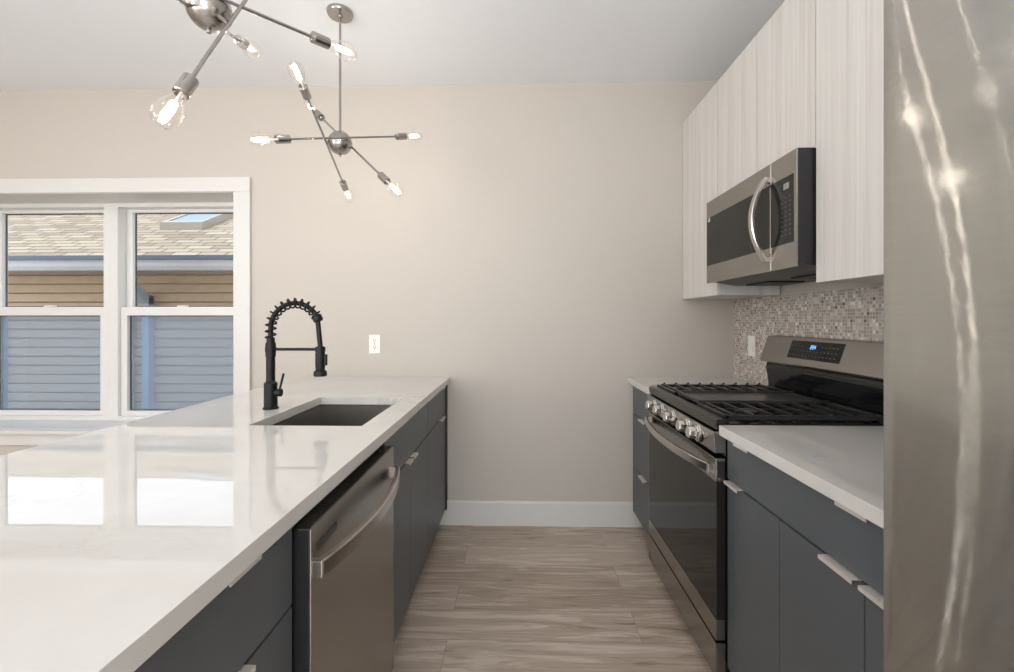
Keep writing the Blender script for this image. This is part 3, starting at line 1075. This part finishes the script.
# ------------------------------------------------------------------ refrigerator
fr = thing('refrigerator', 'tall brushed stainless refrigerator at the right edge, close to the camera', 'refrigerator', (.93, .219, 0))
FXX, G0, G1 = .553, -.222, .697
box('body', 'fridge_side', fr, .635, 1.30, G0 + .006, G1 - .006, .03, 1.80)
for fx in (.68, 1.25):
    for fy in (G0 + .06, G1 - .06):
        MB().lathe([(.022, 0), (.022, .010), (.012, .012), (.012, .032)], (fx, fy, 0), (0, 0, 1), 14).build('foot', 'black_plastic', fr)
ymid = (G0 + G1) / 2


def bowed(a, b_, sag=.010):
    """Plan of a door whose face swells gently towards the room."""
    c, w = (a + b_) / 2, (b_ - a) / 2
    face = []
    for k in range(41):
        u = -1 + 2 * k / 40
        face.append((FXX + sag * u * u + .004 * abs(u) ** 24, c + w * u))
    return [(.632, a)] + face + [(.632, b_)]


for a, b_, hy in ((ymid + .002, G1, ymid + .05), (G0, ymid - .002, ymid - .05)):
    d = MB().prism(bowed(a, b_), 'z', .665, 1.80).build('door', 'steel_fridge', fr)
    MB().tube([(FXX - .001, hy, .80), (FXX - .045, hy, .82), (FXX - .05, hy, 1.25), (FXX - .045, hy, 1.68), (FXX - .001, hy, 1.70)], .012, 14, side=(0, 1, 0)).build('handle', 'steel_handle', d)
d = MB().prism(bowed(G0, G1), 'z', .05, .658).build('freezer_drawer', 'steel_fridge', fr)
MB().tube([(FXX - .001, G0 + .10, .59), (FXX - .045, G0 + .12, .59), (FXX - .05, ymid, .59), (FXX - .045, G1 - .12, .59), (FXX - .001, G1 - .10, .59)], .012, 14, side=(0, 0, 1)).build('handle', 'steel_handle', d)

# ------------------------------------------------------------------ outlets
ot = thing('wall_outlet', 'white duplex outlet plate on the bare back wall above the island', 'outlet', (-.891, YB, 1.06))
MB().box(-.9265, -.8555, YB - .006, YB - .0005, 1.058, 1.174, .002).build('plate', 'plate', ot)
for zc_ in (1.137, 1.095):
    rc = MB().prism([(-.905 + .0, zc_ - .010), (-.901, zc_ - .016), (-.881, zc_ - .016), (-.877, zc_ - .010), (-.877, zc_ + .010), (-.881, zc_ + .016), (-.901, zc_ + .016), (-.905, zc_ + .010)],
                    'y', YB - .0075, YB - .005).build('receptacle', 'plate', ot)
    MB().box(-.898, -.896, YB - .008, YB - .0072, zc_ - .002, zc_ + .009).box(-.886, -.884, YB - .008, YB - .0072, zc_ - .002, zc_ + .009) \
        .cyl((-.891, YB - .008, zc_ - .009), (-.891, YB - .0072, zc_ - .009), .003, 10).build('slots', 'slot', rc)
MB().cyl((-.891, YB - .007, 1.116), (-.891, YB - .0055, 1.116), .003, 10).build('screw', 'nickel', ot)
XT = XR - .0095
o2 = thing('wall_switch', 'white rocker switch plate on the mosaic tile beyond the range', 'switch', (XT, 2.508, 1.06))
MB().box(XT - .006, XT, 2.472, 2.544, 1.062, 1.178, .002).build('plate', 'plate', o2)
MB().prism([(XT - .0055, 1.087), (XT - .0105, 1.090), (XT - .0075, 1.120), (XT - .0065, 1.153), (XT - .0055, 1.153)], 'y', 2.491, 2.525).build('rocker', 'plate', o2)

# ------------------------------------------------------------------ chandeliers
def chandelier(label, ball, rods):
    bc = Vector(ball)
    t = thing('chandelier', label, 'chandelier', (bc.x, bc.y, bc.z), 'sputnik chandeliers over the island')
    top = HC
    MB().lathe([(.060, 0), (.060, -.008), (.056, -.016), (.012, -.019), (.010, -.027)], (bc.x, bc.y, top), (0, 0, 1), 32).build('canopy', 'nickel', t)
    MB().cyl((bc.x, bc.y, bc.z + .05), (bc.x, bc.y, top - .02), .0055, 12).build('stem', 'nickel', t)
    R = .055
    prof = [(0, -R)] + [(R * math.sin(math.pi * k / 20), -R * math.cos(math.pi * k / 20)) for k in range(1, 10)]
    prof += [(R, -.002), (R + .0012, -.0015), (R + .0012, .0015), (R, .002)]
    prof += [(R * math.sin(math.pi * k / 20), -R * math.cos(math.pi * k / 20)) for k in range(11, 20)] + [(0, R)]
    MB().lathe(prof, bc, (0, 0, 1), 32).build('ball', 'nickel', t)
    MB().lathe([(0, -.012), (.006, -.009), (.007, -.004), (.004, 0), (.006, .003)], bc - Vector((0, 0, R)), (0, 0, 1), 14).build('finial', 'nickel', t)
    for a, b_ in rods:
        a, b_ = bc + Vector(a), bc + Vector(b_)
        mid = (a + b_) / 2
        ends = []
        for e in (a, b_):
            d = (e - mid).normalized()
            tip = e
            ends.append((tip, d))
        rod = MB().cyl(a - ends[0][1] * .155, b_ - ends[1][1] * .155, .0048, 12)
        ax = (b_ - a).normalized()
        toball = mid - bc
        if toball.length > .01:
            rod.cyl(bc + toball * .5, mid, .007, 10)
        rod.build('rod', 'nickel', t)
        for tip, d in ends:
            s0 = tip - d * .162
            so = MB().lathe([(.007, -.006), (.010, 0), (.0175, .002), (.0175, .056), (.0150, .058), (.0150, .05), (.0, .05)], s0, d, 20).build('socket', 'nickel', t)
            b0 = tip - d * .106
            gl = MB().lathe([(.0125, -.004), (.0135, .012), (.017, .025), (.0245, .046), (.0290, .064), (.0300, .075), (.0275, .088), (.020, .099), (.010, .105), (0, .106)], b0, d, 22)
            gl = gl.build('bulb', 'bulb_glass', t)
            u = d.orthogonal().normalized()
            v = d.cross(u)
            fp = []
            for k in range(17):
                an = 2 * math.pi * k / 16
                rr = .0065
                fp.append(b0 + d * (.034 if k % 2 == 0 else .080) + u * rr * math.cos(an) + v * rr * math.sin(an))
            MB().tube(fp, .00095, 5).build('filament', 'filament', gl)
            MB().cyl(b0 - d * .004, b0 + d * .036, .0032, 8, .0022).build('filament_stem', 'plate', gl)


chandelier('sputnik chandelier with three nickel rods, whole in view, nearer the back wall', (-.843, 2.065, 2.105),
           [((-.205, -.375, -.137), (.326, .268, .142)), ((-.012, -.413, .138), (-.110, .410, -.158)), ((.322, -.131, -.282), (-.258, .203, .290))])
chandelier('sputnik chandelier cut off by the top edge, nearer the camera', (-.835, 1.169, 2.106),
           [((.046, -.219, -.408), (.101, .163, .289)), ((.275, .330, .071), (-.188, -.408, -.057)), ((-.150, .449, .165), (.052, -.352, -.136))])
